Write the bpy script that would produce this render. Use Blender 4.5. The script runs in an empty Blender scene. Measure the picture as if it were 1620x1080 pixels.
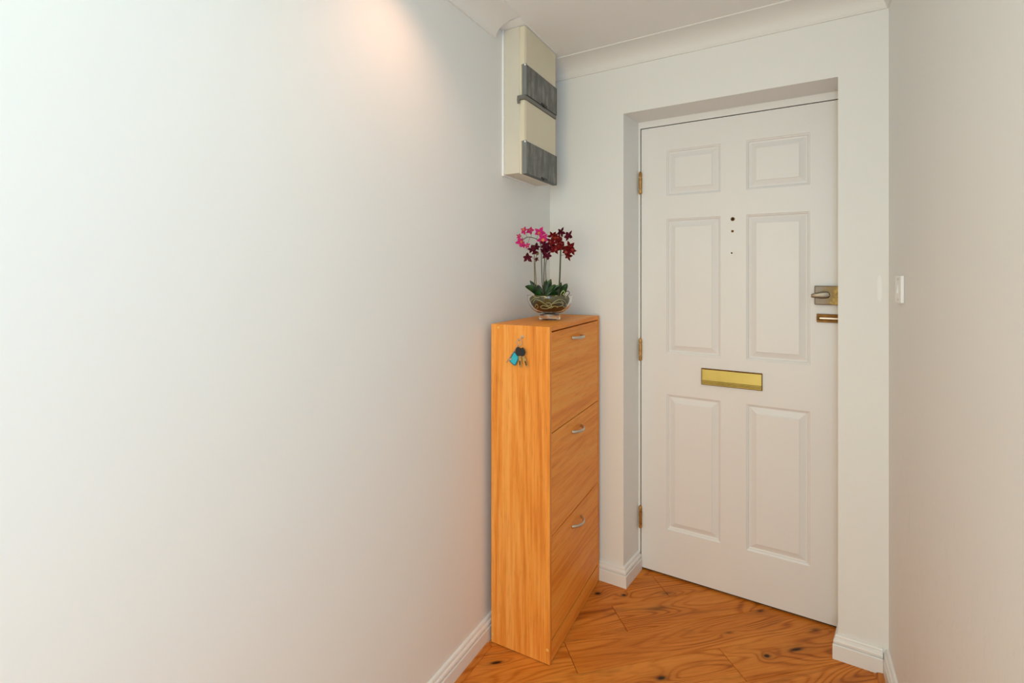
import bpy, bmesh, math, random
from mathutils import Vector, Matrix

random.seed(7)
S = bpy.context.scene
COL = S.collection
PI = math.pi
R = math.radians

# ------------------------------------------------------------------ camera
TH = R(30.855)                       # the camera looks this far left of the hall's axis
cam_d = bpy.data.cameras.new('camera')
cam_d.sensor_width = 36.0
cam_d.lens = 777.33 / 1620 * 36.0
cam_d.shift_y = -105.75 / 1620
cam_d.clip_start = 0.02
cam = bpy.data.objects.new('camera', cam_d)
COL.objects.link(cam)
cam.location = (0, 0, 1.3312)
cam.rotation_euler = (R(90), 0, TH)
S.camera = cam

# ------------------------------------------------------------------ world, lights, exposure
W = bpy.data.worlds.new('world')
S.world = W
W.use_nodes = True
W.node_tree.nodes['Background'].inputs[0].default_value = (1.0, 1.0, 1.0, 1)
W.node_tree.nodes['Background'].inputs[1].default_value = 0.34

def lamp(name, kind, loc, rot, energy, color, **kw):
    l = bpy.data.lights.new(name, kind)
    l.energy = energy
    l.color = color
    for k, v in kw.items():
        setattr(l, k, v)
    o = bpy.data.objects.new(name, l)
    COL.objects.link(o)
    o.location = loc
    o.rotation_euler = rot
    return o

# light coming up the hall from the open room behind the camera
lamp('room_light', 'AREA', (-0.28, -1.75, 1.35), (R(90), 0, 0), 27.5, (1.0, 0.86, 0.48),
     shape='RECTANGLE', size=1.15, size_y=1.9)
# cool fill light added by the right wall, just behind the camera
lamp('side_fill_light', 'AREA', (0.24, -0.6, 1.4), (R(90), 0, R(37)), 18.0, (0.18, 0.56, 0.98),
     shape='RECTANGLE', size=0.7, size_y=1.6)
# unseen overhead fill light added in front of the camera, out of the frame
lamp('overhead_fill_light', 'AREA', (-0.35, 0.3, 2.25), (0, 0, 0), 1.6, (0.75, 1.0, 0.90),
     shape='DISK', size=0.3)
# warm ceiling downlight close to the left wall, just above the frame
lamp('ceiling_downlight', 'SPOT', (-0.80, 0.98, 2.262), (0, R(-6), 0), 6.9, (1.0, 0.53, 0.325),
     spot_size=R(130), spot_blend=0.9, shadow_soft_size=0.035)

S.view_settings.view_transform = 'Standard'
S.view_settings.look = 'None'
S.view_settings.gamma = 1
S.view_settings.use_curve_mapping = False
S.view_settings.exposure = 0.05

# ------------------------------------------------------------------ node helpers
def new_mat(name):
    m = bpy.data.materials.new(name)
    m.use_nodes = True
    nt = m.node_tree
    b = nt.nodes['Principled BSDF']
    return m, nt, b

def nd(nt, t, **kw):
    n = nt.nodes.new(t)
    for k, v in kw.items():
        if k.startswith('i_'):
            n.inputs[int(k[2:]) if k[2:].isdigit() else k[2:].replace('_', ' ')].default_value = v
        else:
            setattr(n, k, v)
    return n

def lk(nt, a, b):
    nt.links.new(a, b)

def math_n(nt, op, a, b=None, c=None):
    n = nd(nt, 'ShaderNodeMath', operation=op)
    for i, x in enumerate((a, b, c)):
        if x is None:
            continue
        if isinstance(x, (int, float)):
            n.inputs[i].default_value = x
        else:
            lk(nt, x, n.inputs[i])
    return n.outputs[0]

def mixc(nt, fac, a, b, blend='MIX'):
    n = nd(nt, 'ShaderNodeMix', data_type='RGBA', blend_type=blend)
    for s, x in ((n.inputs[0], fac), (n.inputs[6], a), (n.inputs[7], b)):
        if isinstance(x, (int, float)):
            s.default_value = x
        elif isinstance(x, tuple):
            s.default_value = (*x[:3], 1)
        else:
            lk(nt, x, s)
    return n.outputs[2]

def ramp(nt, fac, stops):
    n = nd(nt, 'ShaderNodeValToRGB')
    cr = n.color_ramp
    while len(cr.elements) < len(stops):
        cr.elements.new(0.5)
    for e, (p, c) in zip(cr.elements, stops):
        e.position = p
        e.color = (*c, 1) if len(c) == 3 else c
    lk(nt, fac, n.inputs[0])
    return n.outputs[0]

def obj_coord(nt):
    return nd(nt, 'ShaderNodeTexCoord').outputs['Object']

def mapping(nt, vec, scale=(1, 1, 1), loc=(0, 0, 0), rot=(0, 0, 0)):
    n = nd(nt, 'ShaderNodeMapping')
    lk(nt, vec, n.inputs[0])
    n.inputs[1].default_value = loc
    n.inputs[2].default_value = rot
    n.inputs[3].default_value = scale
    return n.outputs[0]

def noise(nt, vec, scale, detail=3, rough=0.5, dist=0.0):
    n = nd(nt, 'ShaderNodeTexNoise')
    lk(nt, vec, n.inputs['Vector'])
    n.inputs['Scale'].default_value = scale
    n.inputs['Detail'].default_value = detail
    n.inputs['Roughness'].default_value = rough
    n.inputs['Distortion'].default_value = dist
    return n.outputs[0]

def bump(nt, b, h, strength, dist=0.001):
    n = nd(nt, 'ShaderNodeBump')
    n.inputs['Strength'].default_value = strength
    n.inputs['Distance'].default_value = dist
    lk(nt, h, n.inputs['Height'])
    lk(nt, n.outputs[0], b.inputs['Normal'])

def paint(name, col, rough, spec=0.5, bumps=0.08, bscale=220, extra=None):
    m, nt, b = new_mat(name)
    v = obj_coord(nt)
    n = noise(nt, v, 2.3, 3)
    c = mixc(nt, n, tuple(x * 0.985 for x in col), tuple(min(1, x * 1.01) for x in col))
    if extra:
        c = extra(nt, v, c)
    lk(nt, c, b.inputs['Base Color'])
    b.inputs['Roughness'].default_value = rough
    b.inputs['Specular IOR Level'].default_value = spec
    if bumps:
        bump(nt, b, noise(nt, v, bscale, 2), bumps, 0.0006)
    return m

def plain(name, col, rough=0.5, metal=0.0, var=0.08, vscale=30, coat=0.0, spec=0.5):
    m, nt, b = new_mat(name)
    n = noise(nt, obj_coord(nt), vscale, 3)
    lk(nt, mixc(nt, n, tuple(x * (1 - var) for x in col), tuple(min(1, x * (1 + var)) for x in col)), b.inputs['Base Color'])
    b.inputs['Roughness'].default_value = rough
    b.inputs['Metallic'].default_value = metal
    b.inputs['Coat Weight'].default_value = coat
    b.inputs['Specular IOR Level'].default_value = spec
    return m

def painted_reflection(nt, v, c):
    # a reflection painted into the wall colour as a brighter dab, right of the door
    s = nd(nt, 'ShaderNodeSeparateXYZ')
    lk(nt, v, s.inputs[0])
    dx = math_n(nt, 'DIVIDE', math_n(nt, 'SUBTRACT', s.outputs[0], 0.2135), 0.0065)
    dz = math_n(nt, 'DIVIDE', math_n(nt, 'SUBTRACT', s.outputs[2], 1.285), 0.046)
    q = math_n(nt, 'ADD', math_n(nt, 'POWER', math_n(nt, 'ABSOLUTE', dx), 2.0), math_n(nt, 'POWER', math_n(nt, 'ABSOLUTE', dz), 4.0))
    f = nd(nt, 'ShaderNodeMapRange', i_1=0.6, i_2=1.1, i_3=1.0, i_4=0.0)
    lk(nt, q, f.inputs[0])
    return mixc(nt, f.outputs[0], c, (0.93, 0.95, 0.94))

def scuffs(nt, v, c):
    n = noise(nt, mapping(nt, v, (9, 9, 3.2), (3.1, 0, 0.4), (0.5, 0.3, 0)), 1.6, 5, 0.6, 1.2)
    line = ramp(nt, n, [(0.0, (0, 0, 0)), (0.485, (0, 0, 0)), (0.5, (1, 1, 1)), (0.512, (0, 0, 0))])
    s = nd(nt, 'ShaderNodeSeparateXYZ')
    lk(nt, v, s.inputs[0])
    low = nd(nt, 'ShaderNodeMapRange', i_1=0.95, i_2=0.75, i_3=0.0, i_4=0.10)
    lk(nt, s.outputs[2], low.inputs[0])
    f = math_n(nt, 'MULTIPLY', line, low.outputs[0])
    return mixc(nt, f, c, (0.50, 0.44, 0.38))

WALL = (0.865, 0.865, 0.85)
M_wall = paint('wall_paint', WALL, 0.62, 0.35, extra=painted_reflection)
M_wall_r = paint('wall_paint_scuffed', WALL, 0.62, 0.35, extra=scuffs)
M_ceil = paint('ceiling_paint', (0.90, 0.895, 0.88), 0.85, 0.2)
M_cove = paint('coving_paint', (0.86, 0.855, 0.835), 0.7, 0.3, 0.0)
M_gloss = paint('gloss_woodwork', (0.875, 0.865, 0.85), 0.34, 0.5, 0.04, 120)
M_door = paint('door_paint', (0.86, 0.845, 0.835), 0.38, 0.45, 0.07, 160)

def laminate(name, axis, dark, mid, light, off=(0, 0, 0)):
    # printed oak laminate: fine pores, soft bands and a cathedral figure along the grain axis
    m, nt, b = new_mat(name)
    v = mapping(nt, obj_coord(nt), (1, 1, 1), off)
    def sc(across, along):
        return tuple(along if i == axis else across for i in range(3))
    fig = noise(nt, mapping(nt, v, sc(9.0, 0.42)), 1.0, 1.2, 0.4, 0.15)
    ring = math_n(nt, 'SINE', math_n(nt, 'MULTIPLY', fig, 75.0))
    ring = math_n(nt, 'MULTIPLY_ADD', ring, 0.5, 0.5)
    fib = noise(nt, mapping(nt, v, sc(135, 4.0)), 1.0, 5, 0.68)
    band = noise(nt, mapping(nt, v, sc(16, 0.5)), 1.0, 2)
    pores = ramp(nt, noise(nt, mapping(nt, v, sc(230, 12)), 1.0, 2, 0.6), [(0.0, (0, 0, 0)), (0.56, (0, 0, 0)), (0.70, (1, 1, 1))])
    t = math_n(nt, 'MULTIPLY_ADD', ring, 0.10, math_n(nt, 'MULTIPLY_ADD', fib, 0.62, math_n(nt, 'MULTIPLY', band, 0.45)))
    c = ramp(nt, t, [(0.40, dark), (0.56, mid), (0.73, light)])
    c = mixc(nt, math_n(nt, 'MULTIPLY', pores, 0.32), c, tuple(x * 0.55 for x in dark))
    lk(nt, c, b.inputs['Base Color'])
    b.inputs['Roughness'].default_value = 0.45
    b.inputs['Specular IOR Level'].default_value = 0.22
    bump(nt, b, fib, 0.05, 0.0005)
    return m

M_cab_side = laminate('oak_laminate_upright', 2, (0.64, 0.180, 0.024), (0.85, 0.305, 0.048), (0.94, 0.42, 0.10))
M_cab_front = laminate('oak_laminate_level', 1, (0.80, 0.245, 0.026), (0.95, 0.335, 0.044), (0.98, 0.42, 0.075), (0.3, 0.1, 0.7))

KNOTS = []          # (u, v, size, darkness, aspect) in the floor's plank frame, filled in below
KN = ((-0.745, 1.945, 0.0085, 1.3, 1.7), (-0.648, 1.991, 0.0070, 1.3, 1.6), (-0.911, 1.420, 0.0065, 1.3, 3.6),
      (-0.503, 1.983, 0.0150, 0.50, 3.4), (-0.409, 1.646, 0.0110, 1.0, 1.9), (-0.116, 1.930, 0.0085, 1.2, 1.5),
      (-0.028, 2.017, 0.0090, 0.95, 4.0), (-0.153, 2.175, 0.0085, 0.75, 2.6), (-0.245, 1.984, 0.0050, 0.60, 4.0),
      (-0.498, 2.095, 0.0110, 0.55, 2.6), (0.032, 2.165, 0.0100, 0.6, 2.4))

def floor_wood(name, knots, tint=1.0):
    m, nt, b = new_mat(name)
    v = obj_coord(nt)
    sep = nd(nt, 'ShaderNodeSeparateXYZ')
    lk(nt, v, sep.inputs[0])
    rnd = nd(nt, 'ShaderNodeObjectInfo').outputs['Random']
    off = nd(nt, 'ShaderNodeCombineXYZ')
    lk(nt, math_n(nt, 'MULTIPLY', rnd, 37.0), off.inputs[0])
    lk(nt, math_n(nt, 'MULTIPLY', rnd, 11.0), off.inputs[1])
    vv = nd(nt, 'ShaderNodeVectorMath', operation='ADD')
    lk(nt, v, vv.inputs[0])
    lk(nt, off.outputs[0], vv.inputs[1])
    p = vv.outputs[0]
    fig = noise(nt, mapping(nt, p, (1.1, 7.5, 1)), 1.0, 1.3, 0.4, 0.2)
    dark = None
    for (ku, kv, ks, kd, ka) in knots:
        du = math_n(nt, 'DIVIDE', math_n(nt, 'SUBTRACT', sep.outputs[0], ku), ks * ka)
        dv = math_n(nt, 'DIVIDE', math_n(nt, 'SUBTRACT', sep.outputs[1], kv), ks)
        q = math_n(nt, 'ADD', math_n(nt, 'MULTIPLY', du, du), math_n(nt, 'MULTIPLY', dv, dv))
        g = math_n(nt, 'EXPONENT', math_n(nt, 'MULTIPLY', q, -0.16))
        core = math_n(nt, 'MULTIPLY', math_n(nt, 'EXPONENT', math_n(nt, 'MULTIPLY', q, -1.6)), kd)
        fig = math_n(nt, 'MULTIPLY_ADD', g, 0.075, fig)
        halo = math_n(nt, 'MULTIPLY_ADD', g, 0.20 * kd, core)
        dark = halo if dark is None else math_n(nt, 'ADD', dark, halo)
    ring = math_n(nt, 'MULTIPLY_ADD', math_n(nt, 'SINE', math_n(nt, 'MULTIPLY', fig, 150.0)), 0.5, 0.5)
    ring = math_n(nt, 'POWER', ring, 2.6)
    amt = nd(nt, 'ShaderNodeMapRange', i_1=0.36, i_2=0.58, i_3=0.22, i_4=1.0)
    lk(nt, noise(nt, mapping(nt, p, (2.2, 6, 1), (1.7, 0.4, 0)), 1.0, 1), amt.inputs[0])
    ring = math_n(nt, 'MULTIPLY', ring, amt.outputs[0])
    fib = noise(nt, mapping(nt, p, (7, 150, 1)), 1.0, 5, 0.7)
    band = noise(nt, mapping(nt, p, (1.2, 12, 1)), 1.0, 3)
    t = math_n(nt, 'MULTIPLY_ADD', ring, -0.24, math_n(nt, 'MULTIPLY_ADD', fib, 0.58, math_n(nt, 'MULTIPLY_ADD', band, 0.50, 0.11)))
    t = math_n(nt, 'ADD', t, math_n(nt, 'MULTIPLY', math_n(nt, 'SUBTRACT', rnd, 0.5), 0.10))
    c = ramp(nt, t, [(0.26, (0.27 * tint, 0.062 * tint, 0.006)), (0.50, (0.60 * tint, 0.168 * tint, 0.017)), (0.76, (0.80 * tint, 0.29 * tint, 0.045))])
    smoke = nd(nt, 'ShaderNodeMapRange', i_1=0.56, i_2=0.78, i_3=0.0, i_4=0.75)
    lk(nt, noise(nt, mapping(nt, p, (3.0, 16, 1), (4.2, 9.1, 0)), 1.0, 4, 0.6, 0.3), smoke.inputs[0])
    c = mixc(nt, smoke.outputs[0], c, (0.20, 0.052, 0.008))
    if dark is not None:
        k = nd(nt, 'ShaderNodeClamp')
        lk(nt, math_n(nt, 'MULTIPLY', dark, math_n(nt, 'MULTIPLY_ADD', fib, 0.9, 0.55)), k.inputs[0])
        c = mixc(nt, k.outputs[0], c, (0.035, 0.012, 0.004))
    lk(nt, c, b.inputs['Base Color'])
    b.inputs['Roughness'].default_value = 0.40
    b.inputs['Specular IOR Level'].default_value = 0.22
    bump(nt, b, fib, 0.10, 0.0006)
    return m

def brass(name, a, bcol, rough, thresh=(0.4, 0.6), scale=40):
    m, nt, b = new_mat(name)
    n = noise(nt, obj_coord(nt), scale, 4, 0.6, 0.3)
    c = ramp(nt, n, [(thresh[0], a), (thresh[1], bcol)])
    lk(nt, c, b.inputs['Base Color'])
    b.inputs['Metallic'].default_value = 1.0
    b.inputs['Roughness'].default_value = rough
    return m

M_brass = brass('polished_brass', (0.46, 0.385, 0.12), (0.53, 0.445, 0.15), 0.42, (0.3, 0.7), 14)
def patina():
    # the plate is worn to grey bronze on the handle side and keeps its gilt towards the edge
    m, nt, b = new_mat('tarnished_brass')
    v = obj_coord(nt)
    sp = nd(nt, 'ShaderNodeSeparateXYZ')
    lk(nt, v, sp.inputs[0])
    g = nd(nt, 'ShaderNodeMapRange', i_1=0.300, i_2=0.372, i_3=0.0, i_4=1.0)
    lk(nt, sp.outputs[0], g.inputs[0])
    n = noise(nt, v, 75, 4, 0.65)
    t = math_n(nt, 'ADD', g.outputs[0], math_n(nt, 'MULTIPLY', math_n(nt, 'SUBTRACT', n, 0.5), 1.3))
    lk(nt, ramp(nt, t, [(0.10, (0.20, 0.160, 0.125)), (0.55, (0.19, 0.125, 0.055)), (0.98, (0.42, 0.29, 0.10))]), b.inputs['Base Color'])
    b.inputs['Metallic'].default_value = 1.0
    b.inputs['Roughness'].default_value = 0.46
    return m

M_brass_old = patina()
M_turn = plain('worn_nickel_brass', (0.22, 0.18, 0.135), 0.36, 1.0, 0.12, 90)
M_brass_brown = brass('browned_brass', (0.11, 0.048, 0.014), (0.22, 0.105, 0.03), 0.45, (0.35, 0.7), 60)
M_brass_hinge = brass('lacquered_brass', (0.34, 0.17, 0.045), (0.62, 0.37, 0.12), 0.42, (0.35, 0.65), 60)
M_steel = plain('dull_steel', (0.62, 0.58, 0.52), 0.4, 1.0, 0.06, 60)
M_nickel = plain('brushed_nickel', (0.60, 0.56, 0.48), 0.42, 0.9, 0.06, 90)
M_void = plain('dark_hole', (0.01, 0.007, 0.005), 0.9)
M_cream = plain('cream_plastic', (0.76, 0.69, 0.53), 0.42, 0, 0.03, 8)
M_cream_edge = plain('cream_plastic_edge', (0.74, 0.65, 0.515), 0.45, 0, 0.03, 8)
M_cream_side = plain('painted_cream_side', (0.70, 0.655, 0.56), 0.5, 0, 0.05, 12)
M_filler = plain('white_filler', (0.95, 0.95, 0.96), 0.6, 0, 0.02, 20)
M_lip = plain('grey_plastic_lip', (0.17, 0.165, 0.145), 0.4, 0, 0.1, 30)
M_latch = plain('black_plastic', (0.018, 0.018, 0.02), 0.4, 0, 0.2, 30)
M_switch = plain('white_plastic', (0.88, 0.885, 0.88), 0.25, 0, 0.01, 20)

def smoked(name):
    m, nt, b = new_mat(name)
    v = obj_coord(nt)
    n1 = noise(nt, mapping(nt, v, (8, 45, 9)), 1.0, 4, 0.6)
    n2 = noise(nt, v, 24, 3)
    t = math_n(nt, 'MULTIPLY_ADD', n1, 0.7, math_n(nt, 'MULTIPLY', n2, 0.35))
    lk(nt, ramp(nt, t, [(0.34, (0.045, 0.048, 0.048)), (0.52, (0.105, 0.108, 0.102)), (0.68, (0.22, 0.22, 0.20))]), b.inputs['Base Color'])
    b.inputs['Roughness'].default_value = 0.33
    return m

M_smoke = smoked('smoked_grey_plastic')
M_smoke_edge = plain('smoked_grey_edge', (0.20, 0.205, 0.205), 0.3, 0, 0.1, 20)

# glass
M_glass, nt, b = new_mat('clear_glass')
b.inputs['Base Color'].default_value = (0.985, 0.995, 0.985, 1)
b.inputs['Transmission Weight'].default_value = 1.0
b.inputs['Roughness'].default_value = 0.0
b.inputs['IOR'].default_value = 1.45

def soil_mat():
    m, nt, b = new_mat('moss_and_bark')
    v = obj_coord(nt)
    s = nd(nt, 'ShaderNodeSeparateXYZ')
    lk(nt, v, s.inputs[0])
    n = noise(nt, v, 90, 5, 0.7)
    h = math_n(nt, 'MULTIPLY_ADD', math_n(nt, 'SUBTRACT', n, 0.5), 0.035, s.outputs[2])
    c = ramp(nt, math_n(nt, 'MULTIPLY', h, 10.0), [(0.25, (0.035, 0.012, 0.004)), (0.45, (0.15, 0.055, 0.012)), (0.60, (0.085, 0.062, 0.015)), (0.80, (0.16, 0.155, 0.048))])
    n2 = noise(nt, v, 260, 4, 0.7)
    lk(nt, mixc(nt, math_n(nt, 'MULTIPLY', n2, 0.85), c, (0.015, 0.009, 0.003)), b.inputs['Base Color'])
    b.inputs['Roughness'].default_value = 0.9
    bump(nt, b, n2, 0.9, 0.003)
    return m

M_soil = soil_mat()
M_root = plain('pale_green_root', (0.55, 0.54, 0.26), 0.6, 0, 0.25, 120)
M_stem = plain('orchid_stem', (0.045, 0.048, 0.014), 0.5, 0, 0.35, 60)
M_stem_pale = plain('pale_orchid_stem', (0.14, 0.11, 0.035), 0.5, 0, 0.25, 60)

def leaf_mat():
    m, nt, b = new_mat('orchid_leaf')
    v = obj_coord(nt)
    n = noise(nt, v, 38, 3)
    lk(nt, ramp(nt, n, [(0.38, (0.004, 0.017, 0.005)), (0.66, (0.020, 0.085, 0.012))]), b.inputs['Base Color'])
    b.inputs['Roughness'].default_value = 0.32
    return m

M_leaf = leaf_mat()

def petal(name, a, bcol, tip):
    m, nt, b = new_mat(name)
    v = obj_coord(nt)
    n = noise(nt, v, 55, 2)
    c = ramp(nt, n, [(0.38, a), (0.55, bcol), (0.68, tip)])
    lk(nt, c, b.inputs['Base Color'])
    b.inputs['Roughness'].default_value = 0.6
    b.inputs['Specular IOR Level'].default_value = 0.12
    return m

M_pink = petal('magenta_petal', (0.40, 0.008, 0.13), (0.60, 0.018, 0.22), (0.75, 0.09, 0.11))
M_plum = petal('plum_petal', (0.040, 0.0015, 0.008), (0.085, 0.003, 0.014), (0.17, 0.008, 0.035))
M_red = petal('crimson_petal', (0.055, 0.0015, 0.003), (0.14, 0.003, 0.006), (0.30, 0.010, 0.008))
M_lip_y = plain('orchid_lip', (0.62, 0.20, 0.05), 0.5, 0, 0.2, 80)
M_lip_r = plain('crimson_lip', (0.24, 0.014, 0.008), 0.5, 0, 0.3, 80)
M_key_black = plain('black_key_head', (0.010, 0.011, 0.016), 0.45, 0, 0.2, 60)
M_fob = plain('turquoise_fob', (0.03, 0.46, 0.58), 0.3, 0, 0.15, 90)
M_fob_edge = plain('dark_teal_fob_edge', (0.015, 0.16, 0.22), 0.4, 0, 0.1, 90)
M_key_brass = brass('key_brass', (0.45, 0.31, 0.11), (0.66, 0.50, 0.22), 0.35, (0.35, 0.65), 200)
M_key_steel = plain('key_steel', (0.66, 0.58, 0.47), 0.35, 1.0, 0.1, 200)
M_cap = plain('yellow_screw_cap', (0.86, 0.47, 0.10), 0.45, 0, 0.04, 50)

# ------------------------------------------------------------------ mesh helpers
class MB:
    def __init__(self):
        self.v, self.f, self.m = [], [], []

    def add(self, vs, fs, mi=0, mat=None):
        k = len(self.v)
        for p in vs:
            p = Vector(p)
            self.v.append(tuple(mat @ p) if mat is not None else tuple(p))
        for q in fs:
            self.f.append([i + k for i in q])
            self.m.append(mi)
        return self

    def box(self, x0, x1, y0, y1, z0, z1, mi=0, mat=None):
        vs = [(x, y, z) for x in (x0, x1) for y in (y0, y1) for z in (z0, z1)]
        fs = [(0, 1, 3, 2), (4, 6, 7, 5), (0, 4, 5, 1), (2, 3, 7, 6), (0, 2, 6, 4), (1, 5, 7, 3)]
        return self.add(vs, fs, mi, mat)

    def prism(self, poly, z0, z1, mi=0, mat=None):
        n = len(poly)
        vs = [(p[0], p[1], z0) for p in poly] + [(p[0], p[1], z1) for p in poly]
        fs = [tuple(range(n - 1, -1, -1)), tuple(range(n, 2 * n))]
        fs += [(i, (i + 1) % n, n + (i + 1) % n, n + i) for i in range(n)]
        return self.add(vs, fs, mi, mat)

    def sweep(self, sections, mi=0, cap=True, closed=True):
        n = len(sections[0])
        vs = [p for s in sections for p in s]
        fs = []
        for a in range(len(sections) - 1):
            for i in range(n if closed else n - 1):
                j = (i + 1) % n
                fs.append((a * n + i, a * n + j, (a + 1) * n + j, (a + 1) * n + i))
        if cap:
            fs.append(tuple(range(n - 1, -1, -1)))
            k = (len(sections) - 1) * n
            fs.append(tuple(range(k, k + n)))
        return self.add(vs, fs, mi)

    def tube(self, pts, rad, seg=8, mi=0, flat=1.0):
        pts = [Vector(p) for p in pts]
        secs = []
        up = Vector((0, 0, 1))
        prev = None
        for i, p in enumerate(pts):
            t = (pts[min(i + 1, len(pts) - 1)] - pts[max(i - 1, 0)]).normalized()
            if prev is None:
                a = t.cross(up)
                if a.length < 0.05:
                    a = t.cross(Vector((1, 0, 0)))
            else:
                a = prev - t * prev.dot(t)
            a.normalize()
            prev = a.copy()
            b = t.cross(a)
            r = rad[i] if isinstance(rad, (list, tuple)) else rad
            secs.append([p + a * r * math.cos(2 * PI * k / seg) + b * r * flat * math.sin(2 * PI * k / seg) for k in range(seg)])
        return self.sweep(secs, mi)

    def lathe(self, prof, seg=32, mi=0, mat=None, closed=False):
        n = len(prof)
        vs = [(r * math.cos(2 * PI * k / seg), r * math.sin(2 * PI * k / seg), z) for k in range(seg) for r, z in prof]
        fs = []
        for k in range(seg):
            l = (k + 1) % seg
            for i in range(n if closed else n - 1):
                j = (i + 1) % n
                fs.append((k * n + i, l * n + i, l * n + j, k * n + j))
        return self.add(vs, fs, mi, mat)

    def build(self, name, mats, parent=None, bevel=0.0, smooth=False, seg=2):
        me = bpy.data.meshes.new(name)
        me.from_pydata(self.v, [], self.f)
        if not isinstance(mats, (list, tuple)):
            mats = [mats]
        for m in mats:
            me.materials.append(m)
        for p, mi in zip(me.polygons, self.m):
            p.material_index = mi
        bm = bmesh.new()
        bm.from_mesh(me)
        bmesh.ops.remove_doubles(bm, verts=bm.verts, dist=1e-6)
        bmesh.ops.dissolve_degenerate(bm, edges=bm.edges, dist=1e-7)
        bmesh.ops.recalc_face_normals(bm, faces=bm.faces)
        bm.to_mesh(me)
        bm.free()
        if smooth:
            for p in me.polygons:
                p.use_smooth = True
            me.set_sharp_from_angle(angle=R(38))
        o = bpy.data.objects.new(name, me)
        COL.objects.link(o)
        if parent is not None:
            o.parent = parent
        if bevel:
            md = o.modifiers.new('bevel', 'BEVEL')
            md.width = bevel
            md.segments = seg
            md.limit_method = 'ANGLE'
            md.angle_limit = R(35)
            md.harden_normals = False
        return o

def empty(name, loc, rz=0.0):
    o = bpy.data.objects.new(name, None)
    o.empty_display_size = 0.05
    COL.objects.link(o)
    o.location = loc
    o.rotation_euler = (0, 0, rz)
    return o

def tag(o, label, cat=None, group=None, kind=None):
    o['label'] = label
    if cat:
        o['category'] = cat
    if group:
        o['group'] = group
    if kind:
        o['kind'] = kind
    return o

def struct(o, label=None):
    o['kind'] = 'structure'
    if label:
        o['label'] = label
    return o

# ------------------------------------------------------------------ the hall
TL = math.tan(R(1.7))
def xl(y): return -1.003 - TL * (y - 1.5)        # left wall face
def xr(y): return 0.2385 - TL * (y - 2.036)      # right wall face
Y0, YW, YD = -2.2, 2.05, 2.2105                  # open end, door wall face, door leaf face
ZC = 2.277                                       # ceiling
# door opening (plaster reveal, slightly skewed)
OL0, OL1, OR0, OR1, OZ = -0.669, -0.651, 0.097, 0.1345, 2.0195

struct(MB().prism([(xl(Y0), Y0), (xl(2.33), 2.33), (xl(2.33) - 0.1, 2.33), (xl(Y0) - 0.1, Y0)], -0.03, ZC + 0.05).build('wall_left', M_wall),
       'long white wall on the left')
struct(MB().prism([(xr(Y0), Y0), (xr(2.33), 2.33), (xr(2.33) + 0.1, 2.33), (xr(Y0) + 0.1, Y0)], -0.03, ZC + 0.05).build('wall_right', M_wall_r),
       'scuffed white wall on the right with a light switch')
struct(MB().prism([(xl(Y0) - 0.1, Y0), (xr(Y0) + 0.1, Y0), (xr(2.33) + 0.1, 2.33), (xl(2.33) - 0.1, 2.33)], ZC, ZC + 0.06).build('ceiling', M_ceil),
       'plain white ceiling')

YB = 2.27
w = MB()
w.prism([(xl(YW), YW), (OL0, YW), (OL1, YD), (OL1, YB), (xl(YB), YB)], -0.02, OZ)
w.prism([(OR0, YW), (xr(YW), YW), (xr(YB), YB), (OR1, YB), (OR1, YD)], -0.02, OZ)
w.prism([(xl(YW), YW), (xr(YW), YW), (xr(YB), YB), (xl(YB), YB)], OZ, ZC)
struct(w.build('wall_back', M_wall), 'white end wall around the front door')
struct(MB().box(-1.0, 0.2, 2.29, 2.33, -0.02, 2.2).build('light_block', M_wall), 'unseen slab added behind the closed door to block light')  # slab added behind the door gaps to keep light from leaking in

# coving, a concave quarter profile: t along the wall normal, z up
CP, CD = 0.108, 0.058
def cove_profile():
    pts = [(0.0, -CD), (0.006, -CD), (0.006, -CD + 0.004)]
    for k in range(0, 9):
        a = k / 8 * PI / 2
        pts.append((0.008 + (CP - 0.014) * (1 - math.cos(a)), -0.004 - (CD - 0.010) * (1 - math.sin(a))))
    pts += [(CP - 0.004, -0.004), (CP, -0.003), (CP, 0.0), (0.0, 0.0)]
    return pts
cp = cove_profile()
secs = [[(xl(YW) + 0.0 + (t if False else 0), YW - t, ZC + z) for t, z in cp],
        [(xr(YW) - (t), YW - t, ZC + z) for t, z in cp]]
struct(MB().sweep(secs).build('trim_1', M_cove, smooth=True), 'white coving above the front door')
secs = [[(xl(y) + t, y, ZC + z) for t, z in cp] for y in (Y0, 1.553)]
struct(MB().sweep(secs).build('trim_2', M_cove, smooth=True), 'white coving along the left wall, cut short at the meter cupboard')
secs = [[(xr(Y0) - t, Y0, ZC + z) for t, z in cp], [(xr(YW) - t, YW - t, ZC + z) for t, z in cp]]
struct(MB().sweep(secs).build('trim_3', M_cove, smooth=True), 'white coving along the right wall')

# skirting boards
SP = [(0, 0.0), (0.017, 0.0), (0.017, 0.0495), (0.0155, 0.0520), (0.0105, 0.0525), (0.0105, 0.0550),
      (0.0145, 0.0560), (0.0150, 0.0620), (0.0132, 0.0670), (0.0095, 0.0700), (0.0085, 0.0735), (0.0090, 0.0770), (0.0070, 0.0810), (0.0, 0.0830)]
ST = 0.017
secs = [[(xl(y) + t, y, z) for t, z in SP] for y in (Y0, YW - 0.001)]
struct(MB().sweep(secs).build('baseboard_left', M_gloss), 'white moulded skirting along the left wall')
secs = [[(xr(y) - t, y, z) for t, z in SP] for y in (Y0, YW - 0.001)]
struct(MB().sweep(secs).build('baseboard_right', M_gloss), 'white moulded skirting along the right wall')
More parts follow.
